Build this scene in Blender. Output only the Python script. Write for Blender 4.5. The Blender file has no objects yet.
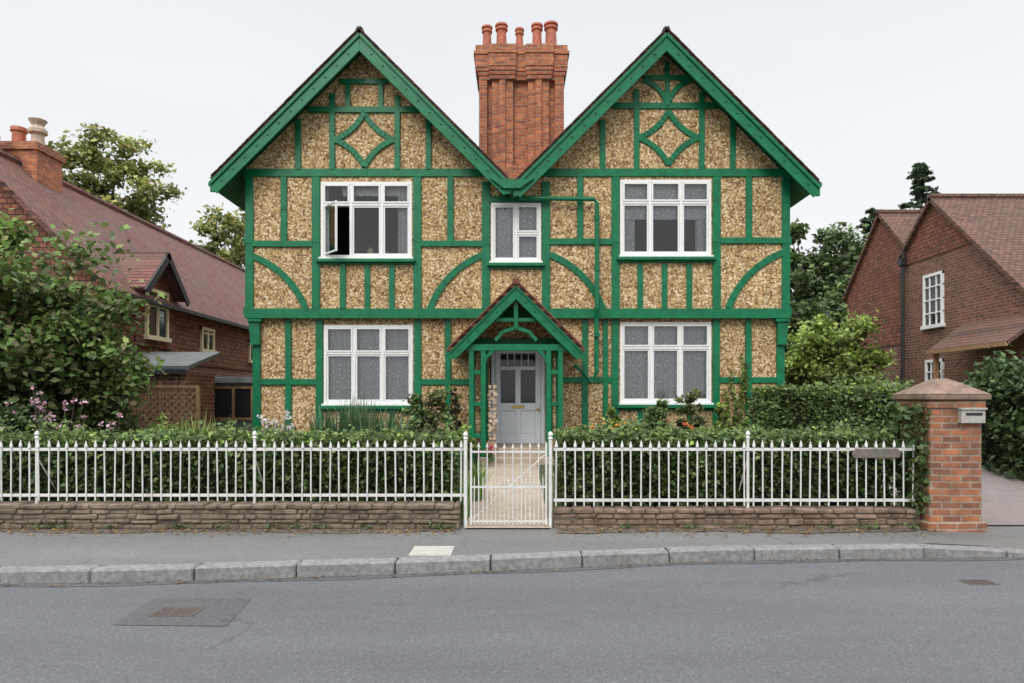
import bpy, math, random
import numpy as np
from mathutils import Vector, Matrix
random.seed(7); rng=np.random.default_rng(11)
S=bpy.context.scene
# ------------------------------------------------------------------ materials
def newmat(name):
    m=bpy.data.materials.new(name); m.use_nodes=True
    nt=m.node_tree; b=nt.nodes["Principled BSDF"]; return m,nt,b
def N(nt,t,**k):
    n=nt.nodes.new(t)
    for a,v in k.items(): setattr(n,a,v)
    return n
def L(nt,a,b): nt.links.new(a,b)
def pos(nt): return N(nt,'ShaderNodeNewGeometry').outputs['Position']
def noise(nt,vec,scale,detail=4,rough=.6):
    n=N(nt,'ShaderNodeTexNoise'); n.inputs['Scale'].default_value=scale; n.inputs['Detail'].default_value=min(detail,4)
    n.inputs['Roughness'].default_value=rough; L(nt,vec,n.inputs['Vector']); return n.outputs['Fac']
def ramp(nt,fac,stops):
    r=N(nt,'ShaderNodeValToRGB'); e=r.color_ramp.elements
    while len(e)<len(stops): e.new(0.5)
    for i,(p,c) in enumerate(stops):
        e[i].position=p; e[i].color=(c[0],c[1],c[2],1) if hasattr(c,'__len__') else (c,c,c,1)
    L(nt,fac,r.inputs['Fac']); return r.outputs['Color']
def mix(nt,fac,a,b,mode='MIX'):
    n=N(nt,'ShaderNodeMix',data_type='RGBA',blend_type=mode)
    for s,v in ((0,fac),(6,a),(7,b)):
        if isinstance(v,(int,float)): n.inputs[s].default_value=v if s==0 else (v,v,v,1)
        elif isinstance(v,tuple): n.inputs[s].default_value=(*v,1)
        else: L(nt,v,n.inputs[s])
    return n.outputs[2]
def bump(nt,b,h,strength=.5,dist=.01):
    n=N(nt,'ShaderNodeBump'); n.inputs['Strength'].default_value=strength; n.inputs['Distance'].default_value=dist
    L(nt,h,n.inputs['Height']); L(nt,n.outputs[0],b.inputs['Normal'])
def paint(name,col,rough=.45,var=.25,sc=6,bs=.2,dirt=None):
    m,nt,b=newmat(name); p=pos(nt)
    f=noise(nt,p,sc,4,.65); d=tuple(c*(1-var) for c in col); l=tuple(min(1,c*(1+var*.6)) for c in col)
    c=ramp(nt,f,[(.3,d),(.7,l)])
    if dirt:
        g=ramp(nt,noise(nt,p,2.2,4,.75),[(.5,0.0),(.75,.6)]); c=mix(nt,g,c,dirt)
    L(nt,c,b.inputs['Base Color']); b.inputs['Roughness'].default_value=rough
    bump(nt,b,noise(nt,p,sc*12,1),bs,.004); return m
def uv_wall(nt,mode):
    p=pos(nt); s=N(nt,'ShaderNodeSeparateXYZ'); L(nt,p,s.inputs[0]); c=N(nt,'ShaderNodeCombineXYZ')
    if mode=='wall':
        a=N(nt,'ShaderNodeMath',operation='ADD'); L(nt,s.outputs[0],a.inputs[0]); L(nt,s.outputs[1],a.inputs[1]); L(nt,a.outputs[0],c.inputs[0]); L(nt,s.outputs[2],c.inputs[1])
    else:
        L(nt,s.outputs[1 if mode=='roofY' else 0],c.inputs[0])
        a=N(nt,'ShaderNodeMath',operation='MULTIPLY'); a.inputs[1].default_value=1.41; L(nt,s.outputs[2],a.inputs[0]); L(nt,a.outputs[0],c.inputs[1])
    return c.outputs[0],p
def brick(name,c1,c2,mortar,bw=.225,rh=.075,ms=.01,mode='wall',stain=(.05,.04,.03),sa=.5,bs=.6,rough=.85):
    m,nt,b=newmat(name); uv,p=uv_wall(nt,mode)
    w=N(nt,'ShaderNodeTexNoise'); w.inputs['Scale'].default_value=1.3; w.inputs['Detail'].default_value=1; L(nt,p,w.inputs['Vector'])
    vm=N(nt,'ShaderNodeVectorMath',operation='MULTIPLY_ADD'); vm.inputs[1].default_value=(.03,.03,0); L(nt,w.outputs['Color'],vm.inputs[0]); L(nt,uv,vm.inputs[2])
    t=N(nt,'ShaderNodeTexBrick'); L(nt,vm.outputs[0],t.inputs['Vector'])
    t.inputs['Scale'].default_value=1; t.inputs['Brick Width'].default_value=bw; t.inputs['Row Height'].default_value=rh
    t.inputs['Mortar Size'].default_value=ms; t.inputs['Mortar Smooth'].default_value=.3; t.inputs['Bias'].default_value=0
    t.inputs['Color1'].default_value=(*c1,1); t.inputs['Color2'].default_value=(*c2,1); t.inputs['Mortar'].default_value=(*mortar,1)
    v=ramp(nt,noise(nt,p,9,4,.7),[(.3,.6),(.7,1.25)]); c=mix(nt,1.0,t.outputs['Color'],v,'MULTIPLY')
    g=ramp(nt,noise(nt,p,.9,4,.7),[(.42,0.0),(.72,sa)]); c=mix(nt,g,c,stain)
    L(nt,c,b.inputs['Base Color']); b.inputs['Roughness'].default_value=rough
    inv=N(nt,'ShaderNodeMath',operation='SUBTRACT'); inv.inputs[0].default_value=1; L(nt,t.outputs['Fac'],inv.inputs[1])
    bump(nt,b,inv.outputs[0],bs,.012); return m

def pebbledash():
    m,nt,b=newmat('pebbledash'); p=pos(nt)
    v=N(nt,'ShaderNodeTexVoronoi'); v.inputs['Scale'].default_value=30; L(nt,p,v.inputs['Vector'])
    s=N(nt,'ShaderNodeSeparateColor'); L(nt,v.outputs['Color'],s.inputs[0])
    c=ramp(nt,s.outputs[0],[(0,(.19,.10,.04)),(.2,(.37,.215,.095)),(.45,(.56,.36,.165)),(.7,(.63,.43,.215)),(.93,(.84,.69,.45))])
    gap=ramp(nt,v.outputs['Distance'],[(.4,1.0),(.8,.6)])
    c=mix(nt,1.0,c,gap,'MULTIPLY')
    big=ramp(nt,noise(nt,p,1.1,4,.7),[(.3,.86),(.7,1.1)]); c=mix(nt,1.0,c,big,'MULTIPLY')
    mp=N(nt,'ShaderNodeMapping'); mp.inputs['Scale'].default_value=(5,5,.5); L(nt,p,mp.inputs[0])
    c=mix(nt,1.0,c,ramp(nt,noise(nt,mp.outputs[0],1.0,3,.6),[(.3,.86),(.6,1.03)]),'MULTIPLY')
    L(nt,c,b.inputs['Base Color']); b.inputs['Roughness'].default_value=.9
    inv=N(nt,'ShaderNodeMath',operation='SUBTRACT'); inv.inputs[0].default_value=1; L(nt,v.outputs['Distance'],inv.inputs[1])
    bump(nt,b,inv.outputs[0],.4,.015); return m
def asphalt(name,c0,c1,patch,speck=.3):
    m,nt,b=newmat(name); p=pos(nt)
    f=noise(nt,p,70,4,.85); c=ramp(nt,f,[(.34,tuple(a*.78 for a in c0)),(.66,tuple(a*1.1 for a in c1))])
    sp=N(nt,'ShaderNodeTexVoronoi'); sp.inputs['Scale'].default_value=85; L(nt,p,sp.inputs['Vector'])
    s=N(nt,'ShaderNodeSeparateColor'); L(nt,sp.outputs['Color'],s.inputs[0])
    c=mix(nt,ramp(nt,s.outputs[1],[(.82,0.0),(.97,speck)]),c,(.28,.28,.27))
    c=mix(nt,ramp(nt,s.outputs[0],[(.80,0.0),(.97,.5)]),c,(.045,.045,.05))
    mp=N(nt,'ShaderNodeMapping'); mp.inputs['Scale'].default_value=(.18,1,1); L(nt,p,mp.inputs[0])
    big=ramp(nt,noise(nt,mp.outputs[0],1.0,4,.65),[(.3,.82),(.7,1.14)]); c=mix(nt,1.0,c,big,'MULTIPLY')
    c=mix(nt,ramp(nt,noise(nt,p,.6,4,.75),[(.5,0.0),(.75,.5)]),c,patch)
    w=N(nt,'ShaderNodeTexNoise'); w.inputs['Scale'].default_value=2.5; w.inputs['Detail'].default_value=3; L(nt,p,w.inputs['Vector'])
    vm=N(nt,'ShaderNodeVectorMath',operation='MULTIPLY_ADD'); vm.inputs[1].default_value=(.8,.8,0); L(nt,w.outputs['Color'],vm.inputs[0]); L(nt,p,vm.inputs[2])
    vc=N(nt,'ShaderNodeTexVoronoi',feature='DISTANCE_TO_EDGE'); vc.inputs['Scale'].default_value=.38; L(nt,vm.outputs[0],vc.inputs['Vector'])
    cr=ramp(nt,vc.outputs['Distance'],[(.0,1.0),(.005,0.0)]); gate=ramp(nt,noise(nt,p,.5,2),[(.50,0.0),(.6,.6)])
    c=mix(nt,mix(nt,1.0,cr,gate,'MULTIPLY'),c,(.03,.03,.03))
    vs=N(nt,'ShaderNodeTexVoronoi'); vs.inputs['Scale'].default_value=1.7; L(nt,vm.outputs[0],vs.inputs['Vector'])
    c=mix(nt,ramp(nt,vs.outputs['Distance'],[(.02,.35),(.09,0.0)]),c,(.05,.05,.05))
    L(nt,c,b.inputs['Base Color']); b.inputs['Roughness'].default_value=.8
    bump(nt,b,f,.6,.006); return m
def leafmat(name,trans=.25):
    m,nt,b=newmat(name); a=N(nt,'ShaderNodeAttribute',attribute_name='Col')
    L(nt,a.outputs['Color'],b.inputs['Base Color']); b.inputs['Roughness'].default_value=.5
    b.inputs['Specular IOR Level'].default_value=.35
    t=N(nt,'ShaderNodeBsdfTranslucent'); L(nt,a.outputs['Color'],t.inputs['Color'])
    ms=N(nt,'ShaderNodeMixShader'); ms.inputs[0].default_value=trans
    L(nt,b.outputs[0],ms.inputs[1]); L(nt,t.outputs[0],ms.inputs[2]); L(nt,ms.outputs[0],nt.nodes['Material Output'].inputs['Surface']); return m
def glassmat():
    m,nt,b=newmat('window_glass'); t=N(nt,'ShaderNodeBsdfTransparent'); g=N(nt,'ShaderNodeBsdfGlossy'); g.inputs['Roughness'].default_value=.02
    lw=N(nt,'ShaderNodeFresnel'); lw.inputs['IOR'].default_value=1.85
    n=N(nt,'ShaderNodeBump'); n.inputs['Strength'].default_value=.12; L(nt,noise(nt,pos(nt),3,1),n.inputs['Height']); L(nt,n.outputs[0],g.inputs['Normal'])
    ms=N(nt,'ShaderNodeMixShader'); L(nt,lw.outputs[0],ms.inputs[0]); L(nt,t.outputs[0],ms.inputs[1]); L(nt,g.outputs[0],ms.inputs[2])
    L(nt,ms.outputs[0],nt.nodes['Material Output'].inputs['Surface']); return m
def lacemat():
    m,nt,b=newmat('net_curtain'); p=pos(nt)
    v=N(nt,'ShaderNodeTexVoronoi'); v.inputs['Scale'].default_value=9; v.inputs['Randomness'].default_value=.55; L(nt,p,v.inputs['Vector'])
    c=ramp(nt,v.outputs['Distance'],[(.0,(.93,.95,.97)),(.26,(.93,.95,.97)),(.34,(.60,.64,.69)),(.6,(.74,.77,.81))])
    c=mix(nt,1.0,c,ramp(nt,noise(nt,p,30,1),[(.35,.82),(.6,1.0)]),'MULTIPLY')
    L(nt,c,b.inputs['Base Color']); b.inputs['Roughness'].default_value=.9; return m

M={}
M['pebble']=pebbledash()
M['green']=paint('green_gloss_paint',(.003,.165,.068),.38,.3,5,.15,dirt=(.005,.10,.045)); M['green'].node_tree.nodes['Principled BSDF'].inputs['Specular IOR Level'].default_value=.35
M['white']=paint('white_paint',(.82,.82,.81),.4,.06,8,.1)
M['ironwhite']=paint('white_painted_iron',(.70,.70,.68),.5,.14,10,.3,dirt=(.38,.34,.28))
M['door']=paint('pale_grey_door_paint',(.62,.65,.70),.4,.05,4,.1)
M['cream']=paint('cream_paint',(.75,.66,.42),.5,.08)
M['dark']=paint('dark_interior',(.06,.057,.053),.9,.2)
M['black']=paint('black_metal',(.02,.02,.022),.5,.3)
M['pane']=paint('dark_panes',(.025,.03,.035),.05,.3,3,0)
M['brass']=paint('brass_letterplate',(.5,.36,.12),.35,.2); M['brass'].node_tree.nodes['Principled BSDF'].inputs['Metallic'].default_value=.7
M['glass']=glassmat(); M['lace']=lacemat()
M['rooftile']=brick('plain_clay_tiles',(.17,.08,.055),(.085,.045,.035),(.02,.014,.012),.165,.1,.006,'roofY',(.05,.045,.035),.6)
M['rooftileL']=brick('weathered_clay_tiles',(.25,.095,.075),(.14,.06,.05),(.05,.02,.018),.165,.12,.012,'roofY',(.14,.10,.08),.75)
M['rooftileX']=brick('brown_clay_tiles',(.21,.10,.07),(.12,.06,.045),(.035,.02,.017),.165,.12,.012,'roofX',(.09,.07,.05),.5)
M['porchtile']=brick('porch_clay_tiles',(.32,.12,.065),(.2,.07,.04),(.04,.02,.015),.165,.1,.008,'roofY')
M['hungtile']=brick('hung_clay_tiles',(.34,.12,.07),(.17,.065,.045),(.045,.02,.015),.165,.115,.012,'wall',(.09,.045,.03),.5)
M['chimbrick']=brick('orange_chimney_brick',(.62,.19,.07),(.34,.09,.045),(.34,.24,.17),.225,.078,.012,'wall',(.12,.06,.04),.55)
M['pillarbrick']=brick('pillar_brick',(.48,.17,.075),(.20,.085,.055),(.34,.26,.19),.225,.078,.012,'wall',(.11,.075,.05),.65)
M['darkbrick']=brick('dark_red_brick',(.28,.10,.065),(.13,.055,.04),(.27,.21,.17),.225,.082,.012,'wall',(.09,.05,.035),.4)
M['terracotta']=paint('terracotta_pot',(.48,.15,.085),.7,.35,8,.3,dirt=(.2,.1,.08))
M['creampot']=paint('buff_chimney_pot',(.5,.4,.3),.7,.3,8,.3)
M['stone']=paint('rubble_stone',(.20,.155,.115),.95,.6,7,.9,dirt=(.06,.07,.035))
M['wallbrick']=paint('brown_wall_stone',(.22,.15,.11),.95,.6,7,.9,dirt=(.07,.065,.04))
M['mortar']=paint('lime_mortar',(.12,.10,.08),.95,.3,20,.6)
M['kerb']=paint('granite_kerb',(.235,.23,.225),.85,.4,22,.6,dirt=(.12,.11,.095))
M['cap']=paint('weathered_sandstone_cap',(.24,.16,.12),.9,.4,10,.6,dirt=(.10,.085,.065))
M['wood']=paint('weathered_wood',(.34,.20,.10),.8,.35,10,.4)
M['greywood']=paint('grey_shed_paint',(.2,.24,.27),.7,.2)
M['plaque']=paint('grey_timber_plaque',(.17,.15,.13),.8,.3,20,.5)
M['felt']=paint('roofing_felt',(.15,.17,.17),.9,.25,6,.4)
M['road']=asphalt('asphalt',(.085,.089,.097),(.130,.134,.144),(.098,.10,.106),.3)
M['pave']=asphalt('footway_tarmac',(.120,.117,.114),(.185,.18,.174),(.14,.125,.11),.25)
M['patchroad']=asphalt('asphalt_patch',(.065,.067,.072),(.108,.11,.115),(.07,.07,.07),.25)
M['drive']=asphalt('driveway_surface',(.17,.14,.13),(.28,.235,.22),(.2,.16,.14))
M['path']=paint('concrete_path',(.42,.34,.26),.9,.25,8,.5,dirt=(.24,.2,.15))
M['cover']=paint('concrete_cover',(.42,.40,.36),.9,.2,20,.4)
M['rust']=paint('cast_iron_cover',(.085,.07,.06),.7,.4,25,.6)
M['ground']=paint('grass_and_soil',(.07,.085,.035),.95,.45,3,.6,dirt=(.09,.07,.045))
M['bark']=paint('bark',(.11,.085,.06),.95,.4,10,.8)
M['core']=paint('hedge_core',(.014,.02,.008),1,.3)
M['log']=paint('cut_logs',(.55,.42,.30),.9,.6,12,.5)
M['leaf']=leafmat('leaves'); M['petal']=leafmat('petals',.4)
# ------------------------------------------------------------------ mesh builder
class MB:
    def __init__(s): s.v=[];s.f=[];s.m=[]
    def add(s,v,f,mi=0):
        o=len(s.v); s.v+=[tuple(a) for a in v]; s.f+=[tuple(o+i for i in q) for q in f]; s.m+=[mi]*len(f)
    def box(s,x0,x1,y0,y1,z0,z1,mi=0):
        s.add([(x0,y0,z0),(x1,y0,z0),(x1,y1,z0),(x0,y1,z0),(x0,y0,z1),(x1,y0,z1),(x1,y1,z1),(x0,y1,z1)],
              [(0,3,2,1),(4,5,6,7),(0,1,5,4),(1,2,6,5),(2,3,7,6),(3,0,4,7)],mi)
    def prism(s,poly,y0,y1,mi=0):
        n=len(poly); v=[(x,y0,z) for x,z in poly]+[(x,y1,z) for x,z in poly]
        s.add(v,[tuple(range(n)),tuple(range(2*n-1,n-1,-1))]+[(i,i+n,(i+1)%n+n,(i+1)%n) for i in range(n)],mi)
    def strip(s,pts,w,y0,y1,mi=0):
        n=len(pts); l=[];r=[]
        for i in range(n):
            a=Vector(pts[max(0,i-1)]);b=Vector(pts[min(n-1,i+1)]);d=(b-a).normalized();p=Vector(pts[i]);q=Vector((-d.y,d.x))*w/2
            l.append(p+q); r.append(p-q)
        for i in range(n-1):
            s.prism([tuple(r[i]),tuple(r[i+1]),tuple(l[i+1]),tuple(l[i])],y0,y1,mi)
    def slab(s,q,t,mi=0):
        q=[Vector(a) for a in q]; n=(q[1]-q[0]).cross(q[3]-q[0]).normalized()
        if n.z<0: n=-n
        v=q+[a-n*t for a in q]; s.add(v,[(0,1,2,3),(7,6,5,4),(0,4,5,1),(1,5,6,2),(2,6,7,3),(3,7,4,0)],mi)
    def tube(s,pts,r,seg=8,mi=0):
        pts=[Vector(p) for p in pts]; n=len(pts); rs=r if hasattr(r,'__len__') else [r]*n; v=[]
        for i,p in enumerate(pts):
            d=(pts[min(n-1,i+1)]-pts[max(0,i-1)]).normalized()
            u=d.orthogonal().normalized() if abs(d.z)<.95 else Vector((1,0,0)); u=(u-d*u.dot(d)).normalized(); w=d.cross(u)
            v+=[p+(u*math.cos(2*math.pi*k/seg)+w*math.sin(2*math.pi*k/seg))*rs[i] for k in range(seg)]
        f=[(i*seg+k,i*seg+(k+1)%seg,(i+1)*seg+(k+1)%seg,(i+1)*seg+k) for i in range(n-1) for k in range(seg)]
        f+=[tuple(range(seg-1,-1,-1)),tuple((n-1)*seg+k for k in range(seg))]; s.add(v,f,mi)
    def build(s,name,mats,parent=None,bevel=0,smooth=False):
        me=bpy.data.meshes.new(name); me.from_pydata(s.v,[],s.f)
        for m in (mats if isinstance(mats,(list,tuple)) else [mats]): me.materials.append(M[m])
        me.polygons.foreach_set('material_index',s.m)
        if smooth: me.polygons.foreach_set('use_smooth',[True]*len(s.f))
        me.update(); o=bpy.data.objects.new(name,me); S.collection.objects.link(o)
        if parent: o.parent=parent
        if bevel:
            b=o.modifiers.new('bevel','BEVEL'); b.width=bevel; b.segments=1; b.limit_method='ANGLE'
        return o
def empty(name,loc=(0,0,0)):
    e=bpy.data.objects.new(name,None); S.collection.objects.link(e); e.empty_display_size=.2; return e
EYE=1.65; F=683.
def W(u,v,Y): return ((u-512)/F*Y, EYE+(400-v)/F*Y)   # survey measurement -> world metres on a plane at depth Y
def gz(y): return float(np.interp(y,[-500,7.9,8.2,13,14,60,400,3000],[-.03,-.03,.10,.52,.55,.6,2,2]))
# ------------------------------------------------------------------ ground, road, pavement
def grid_sheet(name,xs,ys,zf,mat):
    b=MB(); v=[(x,y,zf(x,y)) for y in ys for x in xs]; n=len(xs)
    f=[(j*n+i,j*n+i+1,(j+1)*n+i+1,(j+1)*n+i) for j in range(len(ys)-1) for i in range(n-1)]; b.add(v,f); return b.build(name,mat)
grid_sheet('ground',[-2500,-100,-20,0,20,100,2500],[-1500,-50,7.9,8.2,10,13,14,20,40,60,150,400,2500],lambda x,y:gz(y),'ground')
KX=[-60,-12,-4.56,-3,-1.6,.27,1.4,2.6,5.34,12,60]; KY=[5.8,5.95,6.09,6.2,6.37,6.63,6.88,7.02,7.15,7.3,7.4]
def ky(x):
    return sum(float(np.interp(x+d,KX,KY)) for d in (-.6,-.3,0,.3,.6))/5
def kh(x): return float(np.interp(x,[4.7,5.6,9,9.8],[.12,.035,.035,.12]))
xs=[-60,-30]+[i*.5 for i in range(-30,31)]+[30,60]
b=MB(); v=[];f=[]
for i,x in enumerate(xs): v+=[(x,-1.5,0),(x,ky(x)+.06,0)]
f=[(2*i,2*i+2,2*i+3,2*i+1) for i in range(len(xs)-1)]; b.add(v,f); b.build('road','road')
b=MB(); v=[]
for x in xs:
    k=kh(x); v+=[(x,ky(x)+.19,k-.004),(x,ky(x)+.6,k*.3+.115*.7),(x,8.3,.125)]
f=[]
for i in range(len(xs)-1):
    for j in range(2): f.append((3*i+j,3*i+3+j,3*i+4+j,3*i+1+j))
b.add(v,f); b.build('pavement','pave')
b=MB(); b.box(-60,60,-4,-1.5,-.05,.12); b.build('pavement','pave')
b=MB(); x=-20.
while x<20:
    ln=.90 if x<4.6 else .45
    x1=x+ln-.012; z0=kh(x)+random.uniform(-.005,.005); z1=kh(x1)+random.uniform(-.005,.005); q=random.uniform(-.008,.008)
    ya,yb=ky(x)+q,ky(x1)+q; w=.20
    b.add([(x,ya,-.05),(x1,yb,-.05),(x1,yb+w,-.05),(x,ya+w,-.05),(x,ya+.014,z0),(x1,yb+.014,z1),(x1,yb+w,z1+.002),(x,ya+w,z0+.002)],
          [(0,3,2,1),(4,5,6,7),(0,1,5,4),(1,2,6,5),(2,3,7,6),(3,0,4,7)]); x+=ln
b.build('kerb','kerb',bevel=.014)
b=MB(); v=[]
for x in xs[2:-2]: v+=[(x,ky(x)-.10-.03*math.sin(x*3),.004),(x,ky(x)+.01,.004)]
b.add(v,[(2*i,2*i+2,2*i+3,2*i+1) for i in range(len(xs)-5)]); b.build('gutter_channel','patchroad')
b=MB(); b.add([(-2.92,5.0,.004),(-2.08,4.97,.004),(-2.16,5.66,.004),(-2.98,5.68,.004)],[(0,1,2,3)]); b.build('asphalt_patch','patchroad')
def cover(name,x,y,w,d,z,mat,slots):
    e=empty(name); b=MB(); b.box(x-w/2,x+w/2,y-d/2,y+d/2,z-.02,z+.005); b.build('frame','rust' if mat!='cover' else 'cover',e,.003)
    b=MB()
    if slots:
        n=9
        for i in range(n):
            xx=x-w/2+.03+(w-.06)*i/n; b.box(xx,xx+(w-.06)/n-.012,y-d/2+.02,y+d/2-.02,z,z+.009)
    else: b.box(x-w/2+.03,x+w/2-.03,y-d/2+.03,y+d/2-.03,z,z+.010)
    b.build('plate',mat,e,.002)
cover('drain_grate',-2.60,5.30,.34,.22,.005,'rust',True)
cover('drain_grate',4.22,6.17,.28,.18,.0,'rust',True)
cover('inspection_cover',-.81,6.92,.42,.42,.121,'cover',False)
ysd=[8.25,9,10,11,12,13,14,16,20,26]
grid_sheet('driveway',[5.62,7,8.3],ysd,lambda x,y:max(gz(y),.128)+.012,'drive')
grid_sheet('garden_path',[-.55,0,.45],[8.05,8.6,9.5,10.5,11.5,12.55],lambda x,y:max(gz(y),.128)+.014,'path')
# ------------------------------------------------------------------ main house
house=empty('half_timbered_house')
YU=13.66; YL=13.80; YB=22.0
def X(u,Y=YU): return W(u,0,Y)[0]
def Z(v,Y=YU): return W(0,v,Y)[1]
xl,xr=X(246),X(789); xl2,xr2=X(253,YL),X(784,YL)
def wall_grid(b,x0,x1,z0,z1,y,holes,mi=0):
    xs=sorted({x0,x1,*[h[0] for h in holes],*[h[1] for h in holes]}); zs=sorted({z0,z1,*[h[2] for h in holes],*[h[3] for h in holes]})
    xs=[a for a in xs if x0<=a<=x1]; zs=[a for a in zs if z0<=a<=z1]
    for i in range(len(xs)-1):
        for j in range(len(zs)-1):
            cx=(xs[i]+xs[i+1])/2; cz=(zs[j]+zs[j+1])/2
            if any(h[0]<cx<h[1] and h[2]<cz<h[3] for h in holes): continue
            b.add([(xs[i],y,zs[j]),(xs[i+1],y,zs[j]),(xs[i+1],y,zs[j+1]),(xs[i],y,zs[j+1])],[(0,1,2,3)],mi)
wUL=(X(321),X(412),Z(258),Z(182)); wUR=(X(620),X(711),Z(256),Z(180)); wUC=(X(491),X(541),Z(262),Z(203))
wGL=(X(324,YL),X(413,YL),Z(404,YL),Z(325,YL)); wGR=(X(620,YL),X(711,YL),Z(403,YL),Z(322,YL))
dr=(X(490,YL),X(545,YL),.45,Z(346,YL))
AXL,AXR=-2.95,2.99; APZ=8.77
zj=Z(314)
b=MB()
wall_grid(b,xl2,xr2,.1,zj,YL,[wGL,wGR,dr])
wall_grid(b,xl,xr,zj,5.72,YU,[wUL,wUR,wUC])
top=max(wUL[3],wUR[3])+.02; cut=APZ-.12
xa=AXL+(cut-top); wall_grid(b,xl,xa,5.72,top,YU,[wUL]); b.add([(xa,YU,5.72),(.0,YU,5.72),(xa,YU,top)],[(0,1,2)])
xb=AXR-(cut-top); wall_grid(b,xb,xr,5.72,top,YU,[wUR]); b.add([(0,YU,5.72),(xb,YU,5.72),(xb,YU,top)],[(0,1,2)])
b.add([(xl,YU,top),(xa,YU,top),(AXL,YU,cut),(xl,YU,cut-(AXL-xl))],[(0,1,2,3)])
b.add([(xb,YU,top),(xr,YU,top),(xr,YU,cut-(xr-AXR)),(AXR,YU,cut)],[(0,1,2,3)])
for x,x2 in ((xl,xl2),(xr,xr2)):
    b.add([(x,YU,zj),(x,YB,zj),(x,YB,6.4),(x,YU,6.4)],[(0,1,2,3)]); b.add([(x2,YL,.1),(x2,YB,.1),(x2,YB,zj),(x2,YL,zj)],[(0,1,2,3)])
b.add([(xl,YB,.1),(xr,YB,.1),(xr,YB,6.4),(AXR,YB,cut),(0,YB,5.7),(AXL,YB,cut),(xl,YB,6.4)],[(6,5,4,3,2,1,0)])
b.add([(xl,YU,zj),(xr,YU,zj),(xr,YL,zj),(xl,YL,zj)],[(0,1,2,3)])
b.build('walls','pebble',house)
b=MB(); b.box(xl2+.1,xr2-.1,YL+.3,YB-.1,3.05,3.2); b.box(xl2+.1,xr2-.1,17,17.1,.3,6.2); b.box(xl2+.1,xr2-.1,YL+.25,YB-.1,.3,.5)
b.box(X(450),X(452),YL+.2,17,.5,6); b.box(X(590),X(592),YL+.2,17,.5,6); b.build('interior_rooms','dark',house)
b=MB(); b.box(xl2-.05,xr2+.05,YL-.04,YL+.1,.05,.62); b.build('brick_plinth','pillarbrick',house)
tb=MB(); kk=[0]
def off(): kk[0]+=1; return .0009*(kk[0]%23)
def T(u0,v0,u1,v1,w,Y=YU):
    a=W(u0,v0,Y); c=W(u1,v1,Y); o=off(); j=random.uniform(-.006,.006)
    tb.strip([a,((a[0]+c[0])/2+(j if abs(u0-u1)<2 else 0),(a[1]+c[1])/2+(j if abs(v0-v1)<2 else 0)),c],w/50.,Y-.035-o,Y+.01)
def TC(p0,p1,bulge,w,Y=YU,n=9):
    a=Vector(W(*p0,Y)); c=Vector(W(*p1,Y)); d=c-a; nn=Vector((-d.y,d.x)).normalized(); o=off()
    tb.strip([tuple(a+d*t+nn*bulge*d.length*4*t*(1-t)) for t in [i/(n-1) for i in range(n)]],w/50.,Y-.03-o,Y+.01)
T(246,173,489,173,8); T(542,173,789,173,8)
T(245,313.5,790,313.5,10)
T(249.5,176,249.5,312,8); T(785.5,176,785.5,312,8)
for u in (316,417.5): T(u,177,u,309,8)
for u in (615.5,716.5): T(u,177,u,309,8)
T(486,182,486,309,8); T(546,182,546,309,8)
T(482,199.5,550,199.5,6); T(482,266,550,266,7)
for u in (284,450.5,580,748.5): T(u,177,u,243,6)
T(253,244,313,244,6);T(421,244,483,244,6);T(549,242,612,242,6);T(720,241,783,241,6)
for u in (343,367.5,392,640,664.5,689): T(u,264,u,309,5.5)
T(313,262,421,262,6); T(612,260,720,260,6)
TC((252,256),(306,309),.11,6.5); TC((483,255),(430,309),-.11,6.5); TC((550,255),(603,309),.11,6.5); TC((784,252),(728,308),-.11,6.5)
Yg=YL
T(257,320,257,445,8,Yg);T(780,320,780,445,8,Yg)
for u in (319.5,418,615,716): T(u,320,u,440,7,Yg)
for u in (288.5,448,585,748): T(u,320,u,440,6,Yg)
T(605,320,605,440,5,Yg)
T(261,382,317,382,6,Yg);T(421,382,470,382,6,Yg);T(560,380,612,380,6,Yg);T(719,380,777,380,6,Yg)
T(316,408,421,408,7,Yg);T(612,407,719,407,7,Yg)
T(343,411,343,438,5,Yg);T(392,411,392,438,5,Yg);T(640,411,640,438,5,Yg);T(690,411,690,438,5,Yg)
T(253,436,470,436,7,Yg);T(560,436,784,436,7,Yg)
T(485,343,485,440,7,Yg);T(549,343,549,440,7,Yg);T(470,342,562,342,7,Yg)
for cx,dv in ((363.5,0),(667.5,-4)):
    T(cx-56,110+dv,cx+56,110+dv,6)
    T(cx-24,82+dv,cx+24,82+dv,5)
    T(cx-31,94+dv,cx-31,170,5.5); T(cx+34,96+dv,cx+34,170,5.5)
    T(cx-65,120,cx-65,170,5.5); T(cx+65,120,cx+65,170,5.5)
    c=(cx+1,140+dv/2); r=30
    TC((c[0],c[1]-r+3),(c[0]-r,c[1]),.10,5.5); TC((c[0]-r,c[1]),(c[0],c[1]+r-3),.10,5.5)
    TC((c[0],c[1]+r-3),(c[0]+r,c[1]),.10,5.5); TC((c[0]+r,c[1]),(c[0],c[1]-r+3),.10,5.5)
T(348,82,348,108,5);T(381,82,381,108,5)
TC((667,106),(643,80),-.14,5);TC((667,106),(692,80),.14,5); T(667,62,667,106,4.5)
tb.build('timber_frame','green',house,bevel=.006)
b=MB()
for x,s in ((xl,-1),(xr,1)):
    for y in np.arange(YU+.08,YB,1.4): b.box(min(x,x+s*.04),max(x,x+s*.04),y,y+.14,zj,6.2)
    for z in (zj-.02,4.75,6.1): b.box(min(x,x+s*.05),max(x,x+s*.05),YU-.02,YB,z,z+.16)
b.build('side_timbers','green',house)
b=MB()
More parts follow.
